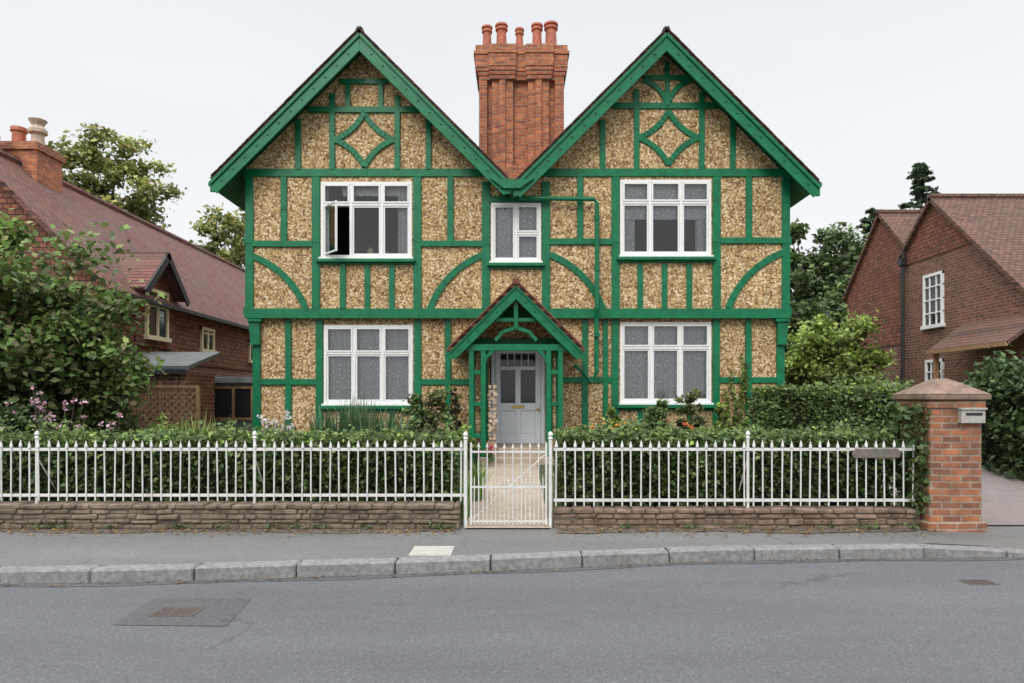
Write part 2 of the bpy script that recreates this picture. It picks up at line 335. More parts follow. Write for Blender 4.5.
for u,s in ((257,-1),(780,1)):
    x=X(u,YL); b.prism([(x-.09,Z(345)),(x+.09,Z(345)),(x+.09+.04*(s>0),Z(322)),(x-.09-.04*(s<0),Z(322))],YL-.13,YL-.03)
    b.box(x-.14,x+.14,YL-.17,YL-.04,Z(322),Z(318.6))
b.build('jetty_brackets','green',house,.01)
# roofs
YF=13.20
rb=MB(); bb=MB(); sb=MB()
for ax,lx,rx in ((AXL,-5.84,-.02),(AXR,.02,5.96)):
    for ex in (lx,rx):
        ez=APZ-abs(ex-ax)
        rb.slab([(ax,YF-.02,APZ+.06),(ax,YB+.3,APZ+.06),(ex,YB+.3,ez+.06),(ex,YF-.02,ez+.06)],.07)
        sb.slab([(ax,YF+.08,APZ-.035),(ax,YB+.25,APZ-.035),(ex,YB+.25,ez-.035),(ex,YF+.08,ez-.035)],.03)
        s=1 if ex>ax else -1
        w=.35
        poly=[(ax,APZ-.02),(ex,ez-.02),(ex,ez-.20),(ex-s*.13,ez-.20),(ax,APZ-.02-w)]
        if s>0: poly=poly[::-1]
        bb.prism(poly,YF,YF+.05)
        n=13
        bb.strip([(ax,APZ-.05),(ex,ez-.05)],.06,YF-.035,YF-.001)
        bb.strip([(ax,APZ-.02-w+.025),(ex-s*.12,APZ-.02-w+.025-abs(ex-ax)+.12)],.045,YF-.022,YF-.0012)
        for i in range(1,n):
            t=i/n; x=ax+(ex-ax)*t; z=APZ-.20-abs(x-ax); bb.tube([(x,YF-.02,z),(x,YF,z)],.02,8)
    for y in np.arange(YF,YB+.2,.45): rb.tube([(ax,y,APZ+.03),(ax,y+.43,APZ+.03)],.08,10)
rb.build('tiled_roof','rooftile',house); bb.build('barge_boards','green',house,.004); sb.build('roof_soffit','green',house)
b=MB()
for ax,lx,rx in ((AXL,-5.84,-.02),(AXR,.02,5.96)):
    for ex in (lx,rx):
        s=1 if ex>ax else -1; n=int(abs(ex-ax)/.075)
        for i in range(n):
            x=ax+s*(i+.5)*.075; z=APZ-abs(x-ax)+.055+random.uniform(0,.006)
            if rx<1 and ex==rx and i>n-2: continue
            b.strip([(x-s*.07,z+.064),(x+s*.045,z-.045)],.016,YF-.05-random.uniform(0,.012),YF+.4)
b.build('verge_tiles','rooftile',house)
b=MB(); b.box(X(500,13.3),X(524,13.3),13.16,13.66,Z(190,13.3),Z(181,13.3))
b.prism([(X(490,13.2),Z(179,13.2)),(X(504,13.2),Z(189,13.2)),(X(520,13.2),Z(189,13.2)),(X(534,13.2),Z(179,13.2)),(X(512,13.2),Z(182,13.2))],13.13,13.19)
pz=Z(198,13.5); px=X(597,13.5)
b.tube([(X(512,13.5),13.5,Z(187,13.5)),(X(514,13.5),13.5,pz+.02),(X(520,13.5),13.5,pz),(px-.06,13.5,pz-.02),(px,13.5,pz-.1),(px,13.5,zj+.1),(px,13.58,zj-.1),(px,13.58,2.2),(px-.1,13.58,2.0),(X(575,13.5),13.58,2.35)],.045,10)
for z in (5.2,4.2,2.9): b.tube([(px,13.5,z),(px,13.5,z+.08)],.06,10)
b.build('rainwater_pipe','green',house)
b=MB()
for x in (-5.88,6.0): b.tube([(x,YF+.12,5.86),(x,YB+.2,5.86)],.055,8)
b.build('eaves_gutter','green',house)
# chimney
Yq=16.4
def XC_(u): return X(u,Yq)
def ZC_(v): return Z(v,Yq)
b=MB()
def cb(u0,u1,y0,y1,v0,v1): b.box(XC_(u0),XC_(u1),y0,y1,ZC_(v1),ZC_(v0))
cb(480,563,Yq+.12,Yq+1.1,70,240)
for (u0,u1) in ((479,487),(492,513),(528,549),(555,564)): cb(u0,u1,Yq,Yq+.14,76,182)
for (u0,u1) in ((499.5,505.5),(535.5,541.5)): cb(u0,u1,Yq-.06,Yq+.01,80,180)
for i,(e,v0,v1) in enumerate(((0.8,76,80),(2.2,72,76.1),(3.6,68,72.1),(4.6,55.5,68.1),(6.2,52,55.6),(4.4,46,52.1))):
    g=e/41.; b.box(XC_(480-e),XC_(563+e),Yq-g*.6,Yq+1.12+g,ZC_(v1),ZC_(v0))
    b.box(XC_(490-e*.3),XC_(515+e*.3),Yq-.07-g*.6,Yq,ZC_(v1)+.002,ZC_(v0)-.003); b.box(XC_(527-e*.3),XC_(552+e*.3),Yq-.07-g*.6,Yq,ZC_(v1)+.002,ZC_(v0)-.003)
b.prism([(XC_(476),5.4),(XC_(567),5.4),(XC_(564),ZC_(166)),(XC_(479),ZC_(166))],Yq-.05,Yq+.1)
b.build('chimney_stack','chimbrick',house,.006)
b=MB()
for k,(u,t,r) in enumerate(((487,27,.115),(501.5,25,.135),(519.5,29,.095),(537,25,.125),(551,24,.15))):
    y=Yq+.35+.06*(k%2); x=X(u,y); z0=ZC_(46)-.02; z1=Z(t,y)
    b.tube([(x,y,z0),(x,y,z0+.08),(x,y,z0+.09),(x,y,z1-.15),(x,y,z1-.14),(x,y,z1-.09),(x,y,z1-.08),(x,y,z1-.05),(x,y,z1-.045),(x,y,z1)],[r*1.1,r*1.1,r,r*.85,r*1.12,r*1.12,r*.95,r*.95,r*1.2,r*1.15],16)
b.build('chimney_pots','terracotta',house,smooth=False)
# windows
def curtain(b,x0,x1,z0,z1,y,amp=.025,waves=5):
    n=int(max(12,(x1-x0)*80)); ph=random.random()*6
    v=[]
    for i in range(n+1):
        t=i/n; x=x0+(x1-x0)*t; yy=y+amp*math.sin(ph+t*waves*6.28)+amp*.4*math.sin(ph*2+t*waves*14)
        v+=[(x,yy,z0),(x,y+.6*(yy-y),z1)]
    b.add(v,[(2*i,2*i+2,2*i+3,2*i+1) for i in range(n)])
def window(name,r,yf,splits,transoms,mode,open_first=False):
    x0,x1,z0,z1=r; e=empty(name); e.parent=house; b=MB(); g=MB(); c=MB(); w=.055
    b.box(x0,x1,yf-.03,yf+.09,z1-w,z1); b.box(x0,x1,yf-.03,yf+.09,z0,z0+w)
    b.box(x0,x0+w,yf-.029,yf+.09,z0+w,z1-w); b.box(x1-w,x1,yf-.029,yf+.09,z0+w,z1-w)
    b.box(x0-.03,x1+.03,yf-.10,yf+.02,z0-.035,z0+.004)
    cols=[x0+w]+[x0+(x1-x0)*s for s in splits]+[x1-w]
    for s in cols[1:-1]: b.box(s-.027,s+.027,yf-.027,yf+.085,z0+w,z1-w)
    for i in range(len(cols)-1):
        a=cols[i]+(.027 if i else 0); d=cols[i+1]-(.027 if i<len(cols)-2 else 0)
        zt=[z0+w]+([z0+(z1-z0)*transoms[i]] if transoms[i] else [])+[z1-w]
        if transoms[i]: b.box(a,d,yf-.026,yf+.084,zt[1]-.025,zt[1]+.025)
        for j in range(len(zt)-1):
            q0=zt[j]+(.025 if j else 0); q1=zt[j+1]-(.025 if j<len(zt)-2 else 0); s=.034
            if open_first and i==0 and j==0:
                wd=d-a; an=math.radians(48)
                def R(lx,ly): return (a+lx*math.cos(an)+ly*math.sin(an), yf-.03-lx*math.sin(an)+ly*math.cos(an))
                def rb_(l0,l1,q0,q1,t0,t1,tgt):
                    p=[R(l0,t0),R(l1,t0),R(l1,t1),R(l0,t1)]
                    tgt.add([(x,y,q0) for x,y in p]+[(x,y,q1) for x,y in p],[(0,3,2,1),(4,5,6,7),(0,1,5,4),(1,2,6,5),(2,3,7,6),(3,0,4,7)])
                rb_(0,s+.01,q0,q1,0,.035,b); rb_(wd-s-.01,wd,q0,q1,0,.035,b); rb_(s,wd-s,q0,q0+s,0.001,.034,b); rb_(s,wd-s,q1-s,q1,0.001,.034,b)
                p=[R(s,.017),R(wd-s,.017)]; g.add([(*p[0],q0+s),(*p[1],q0+s),(*p[1],q1-s),(*p[0],q1-s)],[(0,1,2,3)])
                continue
            yy=yf-.04 if j==1 else yf-.012
            b.box(a+.002,a+s,yy,yy+.05,q0+.002,q1-.002); b.box(d-s,d-.002,yy,yy+.05,q0+.002,q1-.002); b.box(a+s,d-s,yy+.001,yy+.05,q0+.002,q0+s); b.box(a+s,d-s,yy+.001,yy+.05,q1-s,q1-.002)
            k=random.uniform(-.006,.006); h=random.uniform(-.006,.010)
            g.add([(a+s,yy+.03,q0+s),(d-s,yy+.03+k,q0+s),(d-s,yy+.03+k+h,q1-s),(a+s,yy+.03+h,q1-s)],[(0,1,2,3)])
    yc=yf+.10
    if mode=='full':
        n=3
        for i in range(n): curtain(c,x0+(x1-x0)*i/n+(.01 if i else .03),x0+(x1-x0)*(i+1)/n-.01,z0+.03,z1-.03,yc+.03+.01*i,.028,5.5)
    if mode=='sides':
        curtain(c,x0+.03,x0+.12,z0+.03,z1-.03,yc+.03,.03,3); curtain(c,x1-.30,x1-.03,z0+.03,z1-.03,yc+.03,.03,4)
        curtain(c,x0+.4,x1-.3,z0+(z1-z0)*.84,z1-.03,yc+.03,.015,10)
    if mode=='valance':
        curtain(c,x0+.03,x1-.03,z0+(z1-z0)*.50,z1-.03,yc+.02,.018,14); curtain(c,x0+.03,x0+.32,z0+.03,z1-.1,yc+.06,.03,4); curtain(c,x1-.26,x1-.03,z0+.03,z1-.1,yc+.06,.03,4)
    if mode=='drape':
        curtain(c,x0+.03,x0+.47,z0+.03,z1-.03,yc+.03,.025,5); curtain(c,x1-.48,x1-.03,z0+.03,z1-.03,yc+.06,.025,5)
    b.build('frame','white',e,.004); g.build('glass','glass',e); c.build('net_curtains','lace',e,smooth=True)
    return e
window('bedroom_window',wUL,YU,(.33,.67),(.70,.70,.70),'sides',True)
window('bedroom_window',wUR,YU,(.33,.67),(.70,.70,.70),'valance')
window('landing_window',wUC,YU,(.5,),(None,.48),'drape')
window('parlour_window',wGL,YL,(.34,.66),(.64,.64,.64),'full')
window('parlour_window',wGR,YL,(.34,.66),(.68,.68,.68),'full')
b=MB()
for r,y in ((wUL,YU),(wUR,YU),(wUC,YU),(wGL,YL),(wGR,YL)): b.box(r[0]-.08,r[1]+.08,y-.14,y+.0,r[2]-.10,r[2]-.037)
b.build('window_sills','green',house,.006)
b=MB(); x=X(368); b.tube([(x,YU+.25,wUL[2]+.05),(x,YU+.25,wUL[2]+.2),(x,YU+.25,wUL[2]+.26)],[.06,.07,.03],10); b.tube([(X(385),YU+.25,wUL[2]+.05),(X(385),YU+.25,wUL[2]+.18)],[.05,.04],10)
b.build('sill_ornaments','cream',house)
# door
e=empty('front_door'); e.parent=house; yd=YL+.08; dx0,dx1=X(495,YL),X(541,YL); dz0,dz1=Z(444,YL),Z(348,YL)
b=MB(); gy=(Z(403,YL),Z(370,YL)); cxm=(dx0+dx1)/2
st=.11
b.box(dx0,dx0+st,yd,yd+.05,dz0,dz1); b.box(dx1-st,dx1,yd,yd+.05,dz0,dz1); b.box(cxm-.055,cxm+.055,yd,yd+.05,dz0,gy[1]+.02)
b.box(dx0+st,dx1-st,yd+.001,yd+.049,gy[1],gy[1]+.08); b.box(dx0+st,dx1-st,yd+.001,yd+.049,dz1-.1,dz1)
b.box(dx0+st,dx1-st,yd+.001,yd+.049,gy[0]-.16,gy[0]); b.box(dx0+st,dx1-st,yd+.001,yd+.049,dz0,dz0+.2)
b.box(dx0+st,dx1-st,yd+.018,yd+.045,dz0+.2,gy[0]-.16)
for i in range(1,5): xx=dx0+st+(dx1-dx0-2*st)*i/5; b.box(xx-.012,xx+.012,yd+.002,yd+.048,gy[1]+.08,dz1-.1)
b.box(dx0-.08,dx0-.004,yd-.05,yd+.06,dz0,dz1+.05); b.box(dx1+.004,dx1+.08,yd-.05,yd+.06,dz0,dz1+.05); b.box(dx0-.004,dx1+.004,yd-.05,yd+.06,dz1+.004,dz1+.07)
b.build('door_leaf','door',e,.008)
b=MB(); b.box(dx0+st-.01,dx1-st+.01,yd+.025,yd+.04,gy[0]-.01,dz1-.09); b.build('door_glass','pane',e)
b=MB(); b.box(cxm-.13,cxm+.13,yd-.012,yd-.001,gy[0]-.11,gy[0]-.05); b.tube([(dx1-.06,yd-.06,gy[0]-.12),(dx1-.06,yd,gy[0]-.12)],.03,10); b.build('letter_plate','brass',e,.003)
b=MB(); b.box(dx0-.12,dx1+.12,12.7,YL+.1,.3,dz0-.004); b.box(dx0-.25,dx1+.25,12.45,12.7,.3,dz0-.16); b.build('doorstep','path',house,.015)
# ------------------------------------------------------------------ porch
porch=empty('porch'); porch.parent=house
YP=12.4
def XP(u): return W(u,0,YP)[0]
def ZP(v): return W(0,v,YP)[1]
b=MB(); axp=XP(516); azp=ZP(285); el,er=XP(449),XP(583); ezp=ZP(352)
for ex in (el,er):
    s=1 if ex>axp else -1
    poly=[(axp,azp),(ex,ezp),(ex,ezp-.12),(ex-s*.12,ezp-.13),(axp,azp-.26)]
    if s>0: poly=poly[::-1]
    b.prism(poly,YP,YP+.05); b.strip([(axp,azp-.02),(ex,ezp-.02)],.05,YP-.025,YP-.001)
    for i in range(1,7):
        t=i/7; b.tube([(axp+(ex-axp)*t,YP-.02,azp+(ezp-azp)*t-.13),(axp+(ex-axp)*t,YP,azp+(ezp-azp)*t-.13)],.02,8)
zt=ZP(347)
b.box(XP(466),XP(568),YP+.09,YP+.19,zt-.06,zt+.06)
b.box(axp-.04,axp+.04,YP+.1,YP+.17,ZP(328),azp-.2)
b.strip([(XP(495),ZP(340)),(XP(503),ZP(331)),(XP(516),ZP(327)),(XP(529),ZP(331)),(XP(537),ZP(340))],.07,YP+.11,YP+.165)
b.strip([(XP(492),ZP(319)),(XP(540),ZP(319))],.07,YP+.115,YP+.16)
zb=.45
for u in (471,483,549,561):
    x=XP(u); b.box(x-.045,x+.045,YP+.095,YP+.185,zb,zt-.06)
for u0,u1 in ((471,483),(549,561)):
    for v in (372,404,436): b.box(XP(u0)+.045,XP(u1)-.045,YP+.11,YP+.17,ZP(v)-.04,ZP(v)+.04)
for u in (471,561):
    x=XP(u)
    b.box(x-.05,x+.05,YP+.19,YL-.05,zt-.05,zt+.05); b.box(x-.035,x+.035,YP+.19,YL-.05,ZP(404)-.04,ZP(404)+.04); b.box(x-.035,x+.035,YP+.19,YL-.05,ZP(437)-.04,ZP(437)+.04)
    for y in (12.85,13.15,13.45): b.box(x-.025,x+.025,y,y+.05,zb,zt-.05)
for u,du in ((483,10),(549,-10)):
    b.strip([(XP(u),ZP(368)),(XP(u+du*.3),ZP(357)),(XP(u+du),ZP(350))],.06,YP+.1,YP+.17)
b.build('porch_frame','green',porch,.006)
b=MB()
for ex in (el,er):
    s=1 if ex>axp else -1
    b.slab([(axp,YP-.04,azp+.09),(axp,YL,azp+.09),(ex+s*.05,YL,ezp+.04),(ex+s*.05,YP-.04,ezp+.04)],.06)
    for i in range(18):
        t=(i+.5)/18; x=axp+(ex-axp)*t; z=azp+.085+(ezp-azp)*t; b.strip([(x-s*.06,z+.055),(x+s*.045,z-.045)],.018,YP-.07-random.uniform(0,.015),YP+.3)
b.tube([(axp,YP-.06,azp+.07),(axp,YL,azp+.07)],.07,8)
b.build('porch_roof','porchtile',porch)
lg=MB()
for i in range(19):
    for j in range(2):
        x=W(490,0,12.62)[0]+j*.085+random.uniform(-.02,.02); z=.66+i*.068+random.uniform(-.012,.012); y=12.62+random.uniform(-.05,.05)
        r=random.uniform(.030,.046); lg.tube([(x,y,z),(x+random.uniform(-.02,.02),y+.35,z)],r,7)
lg.build('log_pile','log')
# ------------------------------------------------------------------ low walls
def rubble(name,x0,x1,y0,y1,z0,z1,courses,lmin,lmax,mat):
    e=empty(name); b=MB(); c=MB(); h=(z1-z0)/courses
    c.box(x0+.01,x1-.01,y0+.03,y1-.03,z0-.1,z1-.02); c.build('mortar_core','mortar',e)
    zz=[z0+h*(i+random.uniform(-.12,.12)*(0<i<courses)) for i in range(courses+1)]
    for i in range(courses):
        for (ya,yb) in ((y0,y0+.12),(y1-.12,y1)) if i<courses-1 else ((y0-.01,y1+.01),):
            x=x0-random.uniform(0,lmin*.5)
            while x<x1:
                l=random.uniform(lmin,lmax); a=max(x,x0); d=min(x+l-.010,x1)
                if d-a>.04:
                    j=[random.uniform(-.012,.012) for _ in range(8)]; q=random.uniform(-.008,.025)
                    za,zb_=zz[i]+.004,zz[i+1]-.004
                    b.add([(a,ya+q+j[0],za+j[1]*.5),(d,ya+q+j[2],za),(d,yb,za),(a,yb,za),(a,ya+q+j[3],zb_+j[4]),(d,ya+q+j[5],zb_+j[6]),(d,yb,zb_+j[7]),(a,yb,zb_)],
                          [(0,3,2,1),(4,5,6,7),(0,1,5,4),(1,2,6,5),(2,3,7,6),(3,0,4,7)])
                x+=l
    b.build('stones',mat,e,.014)
rubble('stone_wall',-9.5,-.62,8.06,8.34,.12,.42,5,.10,.36,'stone')
rubble('stone_wall',.50,4.86,8.10,8.34,.10,.36,4,.12,.34,'wallbrick')
# ------------------------------------------------------------------ picket fences
def fence(name,x0,x1,y,z0,z1,posts):
    e=empty(name); b=MB()
    n=12
    for k in range(n):
        a=x0+(x1-x0)*k/n; d=x0+(x1-x0)*(k+1)/n
        for zz in (z1-.125,z0+.07): b.box(a,d,y-.006,y+.006,zz,zz+.035)
    b.build('rails','ironwhite',e); b=MB()
    n=int((x1-x0)/.112)
    for i in range(n+1):
        x=x0+.03+(x1-x0-.06)*i/n+random.uniform(-.005,.005); t=random.uniform(-.010,.010); zt=z1+random.uniform(-.009,.009); s=.0095
        b.tube([(x,y-.012,z0+.02),(x+t,y-.012,zt-.085),(x+t,y-.012,zt-.082),(x+t,y-.012,zt-.06),(x+t,y-.012,zt)],[s,s,s*2.1,s*1.9,.002],6)
    b.build('pickets','ironwhite',e); b=MB()
    for x in posts:
        b.tube([(x,y+.02,z0-.02),(x,y+.02,z1+.02),(x,y+.02,z1+.03),(x,y+.02,z1+.05),(x,y+.02,z1+.075),(x,y+.02,z1+.10),(x,y+.02,z1+.115)],[.018,.018,.028,.016,.028,.02,.003],10)
        b.tube([(x,y+.02,z1-.2),(x,y+.45,z0)],.008,6)
    b.build('fence_posts','ironwhite',e,smooth=False)
FY=8.2
fence('iron_picket_fence',-9.3,-.58,FY,.42,1.165,[-8.3,-5.72,-3.1])
fence('iron_picket_fence',.50,4.84,FY,.36,1.165,[2.84])
gt=empty('garden_gate'); b=MB(); g0,g1=-.50,.42; gyy=8.16
for x in (-.555,.46):
    b.tube([(x,gyy,.05),(x,gyy,1.18),(x,gyy,1.19),(x,gyy,1.21),(x,gyy,1.235),(x,gyy,1.26),(x,gyy,1.275)],[.022,.022,.032,.02,.032,.022,.003],12)
b.build('gate_posts','ironwhite',gt); b=MB()
b.box(g0,g0+.022,gyy-.01,gyy+.01,.16,1.14); b.box(g1-.022,g1,gyy-.01,gyy+.01,.16,1.14)
for z in (.19,.60,1.02): b.box(g0+.022,g1-.022,gyy-.007,gyy+.007,z,z+.022)
for i in range(1,9):
    x=g0+(g1-g0)*i/9; zt=1.13+.02*abs(i-4.5)/4.5
    b.tube([(x,gyy-.014,.17),(x,gyy-.014,zt-.06),(x,gyy-.014,zt-.055),(x,gyy-.014,zt)],[.0075,.0075,.016,.002],6)
for i in range(9):
    x=g0+(g1-g0)*(i+.5)/9; b.tube([(x,gyy-.013,.17),(x,gyy-.013,.70),(x,gyy-.013,.75)],[.0065,.0065,.001],6)
b.tube([(g0+.02,gyy+.012,.22),(g1-.02,gyy+.012,1.0)],.007,6)
b.build('gate_leaf','ironwhite',gt)
# ------------------------------------------------------------------ gate pillar
gp=empty('brick_gate_pillar'); b=MB(); x0,x1=4.90,5.51; y0,y1=8.0,8.62
b.box(x0,x1,y0,y1,.0,1.62); b.box(x0-.04,x1+.04,y0-.04,y1+.04,.0,.22); b.box(x0-.03,x1+.03,y0-.03,y1+.03,1.55,1.65)
b.build('pillar_shaft','pillarbrick',gp,.012)
b=MB(); b.box(x0-.07,x1+.07,y0-.07,y1+.07,1.65,1.72); xm,ym=(x0+x1)/2,(y0+y1)/2
q=.07; b.add([(x0-q,y0-q,1.72),(x1+q,y0-q,1.72),(x1+q,y1+q,1.72),(x0-q,y1+q,1.72),(xm-.07,ym-.07,1.91),(xm+.07,ym-.07,1.91),(xm+.07,ym+.07,1.91),(xm-.07,ym+.07,1.91)],[(0,1,5,4),(1,2,6,5),(2,3,7,6),(3,0,4,7),(4,5,6,7)])
b.build('cap_stone','cap',gp,.014)
b=MB(); b.box(5.22,5.50,y0-.075,y0-.001,1.38,1.55); b.box(5.21,5.51,y0-.095,y0-.0,1.535,1.56); b.build('letter_box','cover',gp,.004)
b=MB(); b.box(5.27,5.46,y0-.079,y0-.074,1.47,1.50); b.build('slot','black',gp)
sp=empty('house_name_board'); b=MB(); b.prism([(4.08,.955),(4.62,.96),(4.64,1.0),(4.61,1.075),(4.1,1.07),(4.06,1.0)],FY-.06,FY-.03); b.build('board','plaque',sp,.006)
b=MB(); b.box(4.2,4.22,FY-.035,FY,.97,1.05); b.box(4.5,4.52,FY-.035,FY,.97,1.05); b.build('brackets','black',sp)
# ------------------------------------------------------------------ left neighbour
ln=empty('tile_hung_house'); xe,ze=-8.5,4.2; xg,zg=-11.45,7.15; ya,yb=14.2,29
b=MB(); b.slab([(xe+.25,ya-.2,ze-.25),(xe+.25,yb,ze-.25),(xg,yb,zg),(xg,ya-.2,zg)],.1); b.slab([(xg,ya-.2,zg),(xg,yb,zg),(2*xg-xe-.25,yb,ze-.25),(2*xg-xe-.25,ya-.2,ze-.25)],.1)
for y in np.arange(ya-.2,yb,.45): b.tube([(xg,y,zg),(xg,y+.43,zg)],.11,8)
dy0,dy1,dzr,dze=15.3,17.0,5.15,4.3; dm=(dy0+dy1)/2
b.slab([(xe+.35,dm,dzr),(xe-2,dm,dzr),(xe-2,dy0-.15,dze-.15),(xe+.35,dy0-.15,dze-.15)],.07)
b.slab([(xe+.35,dm,dzr),(xe-2,dm,dzr),(xe-2,dy1+.15,dze-.15),(xe+.35,dy1+.15,dze-.15)],.07)
b.build('tiled_roof','rooftileL',ln)
b=MB(); b.box(2*xg-xe,xe,ya,yb-.3,2.6,ze-.1); b.add([(2*xg-xe,ya,ze-.1),(xe,ya,ze-.1),(xg,ya,zg-.12)],[(0,1,2)]); b.add([(2*xg-xe,yb-.3,ze-.1),(xe,yb-.3,ze-.1),(xg,yb-.3,zg-.12)],[(2,1,0)])
b.box(xe-1,xe+.08,dy0,dy1,2.9,dze); b.add([(xe+.08,dy0,dze),(xe+.08,dy1,dze),(xe+.08,dm,dzr-.1)],[(0,1,2)])
b.build('tile_hung_walls','hungtile',ln)
b=MB(); b.box(2*xg-xe+.05,xe-.05,ya+.05,yb-.4,0,2.6); b.build('brick_walls','darkbrick',ln)
b=MB()
WL=((15.65,3.1,4.25,1.0,xe+.08),(18.6,3.0,3.65,.8,xe),(22.,2.9,3.6,.9,xe))
for yy,z0,z1,wd,xx in WL:
    b.box(xx,xx+.06,yy,yy+.08,z0,z1); b.box(xx,xx+.06,yy+wd-.08,yy+wd,z0,z1); b.box(xx,xx+.06,yy+wd/2-.03,yy+wd/2+.03,z0,z1)
    b.box(xx,xx+.065,yy,yy+wd,z1-.08,z1+.001); b.box(xx,xx+.10,yy-.04,yy+wd+.04,z0-.05,z0+.05); b.box(xx,xx+.055,yy,yy+wd,(z0+z1)/2+.15,(z0+z1)/2+.19)
b.build('window_frames','cream',ln)
b=MB()
for yy,z0,z1,wd,xx in WL: b.box(xx-.01,xx+.02,yy+.01,yy+wd-.01,z0+.01,z1-.01)
b.build('window_panes','pane',ln)
b=MB(); b.box(xe+.25,xe+.34,ya-.2,yb,ze-.36,ze-.27); b.build('gutter','black',ln)
b=MB(); b.slab([(xe+.40,dm,dzr),(xe+.36,dm,dzr),(xe+.36,dy0-.2,dze-.2),(xe+.40,dy0-.2,dze-.2)],.16); b.slab([(xe+.40,dm,dzr),(xe+.36,dm,dzr),(xe+.36,dy1+.2,dze-.2),(xe+.40,dy1+.2,dze-.2)],.16); b.build('dormer_bargeboards','black',ln)
b=MB(); b.box(-11.95,-11.0,15.8,16.7,6.3,7.45); b.box(-12.0,-10.95,15.75,16.75,7.45,7.58); b.box(-11.92,-11.03,15.83,16.67,7.58,7.66); b.build('chimney_stack','chimbrick',ln)
b=MB(); b.tube([(-11.7,16.2,7.6),(-11.7,16.2,8.0),(-11.7,16.2,8.01),(-11.7,16.2,8.1)],[.15,.14,.18,.17],12); b.build('chimney_pot','terracotta',ln)
b=MB(); b.tube([(-11.25,16.2,7.6),(-11.25,16.2,7.95),(-11.25,16.2,7.97),(-11.25,16.2,8.05),(-11.25,16.2,8.15),(-11.25,16.2,8.28),(-11.25,16.2,8.35)],[.15,.13,.2,.2,.12,.2,.05],12); b.build('chimney_cowl','creampot',ln)
b=MB(); v=[(-11.85,15.5,7.55)]
for k in range(1,5):
    r=.08*k
    for a in range(16): v.append((-11.85+r*math.cos(a*math.pi/8),15.5-.35*r*r*3,7.55+r*math.sin(a*math.pi/8)))
f=[(0,1+a,1+(a+1)%16) for a in range(16)]
for k in range(3): f+=[(1+k*16+a,1+(k+1)*16+a,1+(k+1)*16+(a+1)%16,1+k*16+(a+1)%16) for a in range(16)]
b.add(v,f); b.tube([(-11.85,15.5,7.55),(-11.7,15.85,7.3)],.02,6); b.build('satellite_dish','greywood',ln)
sh=empty('garden_outbuilding'); b=MB(); b.slab([(-9.6,14.0,2.35),(-6.65,14.0,2.35),(-6.65,15.6,2.75),(-9.6,15.6,2.75)],.08); b.build('felt_roof','felt',sh)
b=MB(); b.box(-9.5,-6.75,14.15,15.5,.4,2.22)
for i in range(19): b.box(-9.5+i*.145,-9.5+i*.145+.13,14.12-random.uniform(0,.006),14.149,.4,2.2)
b.build('board_walls','darkbrick',sh,.004)
b=MB(); b.box(-9.5,-6.7,13.98,14.02,2.18,2.28); b.build('fascia','black',sh)
tr=empty('garden_trellis'); b=MB()
tx0,tx1,tz0,tz1,ty=-7.7,-6.1,.5,1.88,13.2
for s in (1,-1):
    for k in np.arange(-30,30):
        c=k*.14; P=[(x,s*(x-tx0)+c+tz0) for x in (tx0,tx1)]
        lo,hi=(P[0],P[1]) if s>0 else (P[1],P[0])
        if lo[1]>tz1 or hi[1]<tz0: continue
        if lo[1]<tz0: lo=(lo[0]+(tz0-lo[1])/s,tz0)
        if hi[1]>tz1: hi=(hi[0]+(tz1-hi[1])/s,tz1)
        if abs(hi[1]-lo[1])>.03: b.strip([lo,hi],.028,ty+(.0 if s>0 else .012),ty+.01+(.0 if s>0 else .012))
b.box(tx0-.04,tx1+.04,ty-.02,ty+.04,tz1,tz1+.06); b.box(tx0-.05,tx0,ty-.02,ty+.05,.4,tz1); b.box(tx1,tx1+.05,ty-.02,ty+.05,.4,tz1)
b.build('lattice','wood',tr)
sh2=empty('garden_shed'); b=MB(); b.box(-7.75,-6.2,16.4,18.2,.4,2.05); b.build('walls','greywood',sh2)
b=MB(); b.box(-7.85,-6.1,16.25,18.3,2.05,2.2); b.build('flat_roof','felt',sh2,.01)
b=MB()
for x in (-7.7,-7.2,-6.7,-6.25): b.box(x,x+.06,16.33,16.38,1.2,1.95)
b.box(-7.7,-6.2,16.335,16.375,1.92,1.98); b.box(-7.7,-6.2,16.335,16.375,1.17,1.23); b.build('window_frames','wood',sh2)
b=MB(); b.box(-7.68,-6.22,16.385,16.399,1.22,1.93); b.build('window_panes','pane',sh2)
# ------------------------------------------------------------------ right neighbour
rn=empty('brick_house'); XC=12.0
b=MB()
def gab(y0,ym,y1,z0,zm,z1,zs,x0=XC,x1=24):
    b.add([(x0,y0,0),(x0,y1,0),(x0,y1,z1),(x0,ym,zm),(x0,y0,z0)],[(0,1,2,3,4)],1)
    ys0=y0 if z0>zs else y0+(zs-z0)/(zm-z0)*(ym-y0); pl=[(x0-.03,ys0,zs)]
    if z1<zs: pl+=[(x0-.03,ym+(zm-zs)/(zm-z1)*(y1-ym),zs)]
    else: pl+=[(x0-.03,y1,zs),(x0-.03,y1,z1)]
    pl+=[(x0-.03,ym,zm)]
    if z0>zs: pl+=[(x0-.03,y0,z0)]
    b.add(pl,[tuple(range(len(pl)))],0)
    b.add([(x0-.03,pl[0][1],zs),(x0-.03,pl[1][1],zs),(x0,pl[1][1],zs),(x0,pl[0][1],zs)],[(0,1,2,3)],0)
    b.add([(x0,y0,0),(x1,y0,0),(x1,y0,z0),(x0,y0,z0)],[(0,1,2,3)],1); b.add([(x0,y1,0),(x1,y1,0),(x1,y1,z1),(x0,y1,z1)],[(3,2,1,0)],1)
gab(15.0,19.4,20.85,3.4,7.3,6.05,5.75,XC); gab(20.9,22.6,24.9,6.2,7.75,5.4,3.4,XC+.25)
b.build('walls',['hungtile','darkbrick'],rn)
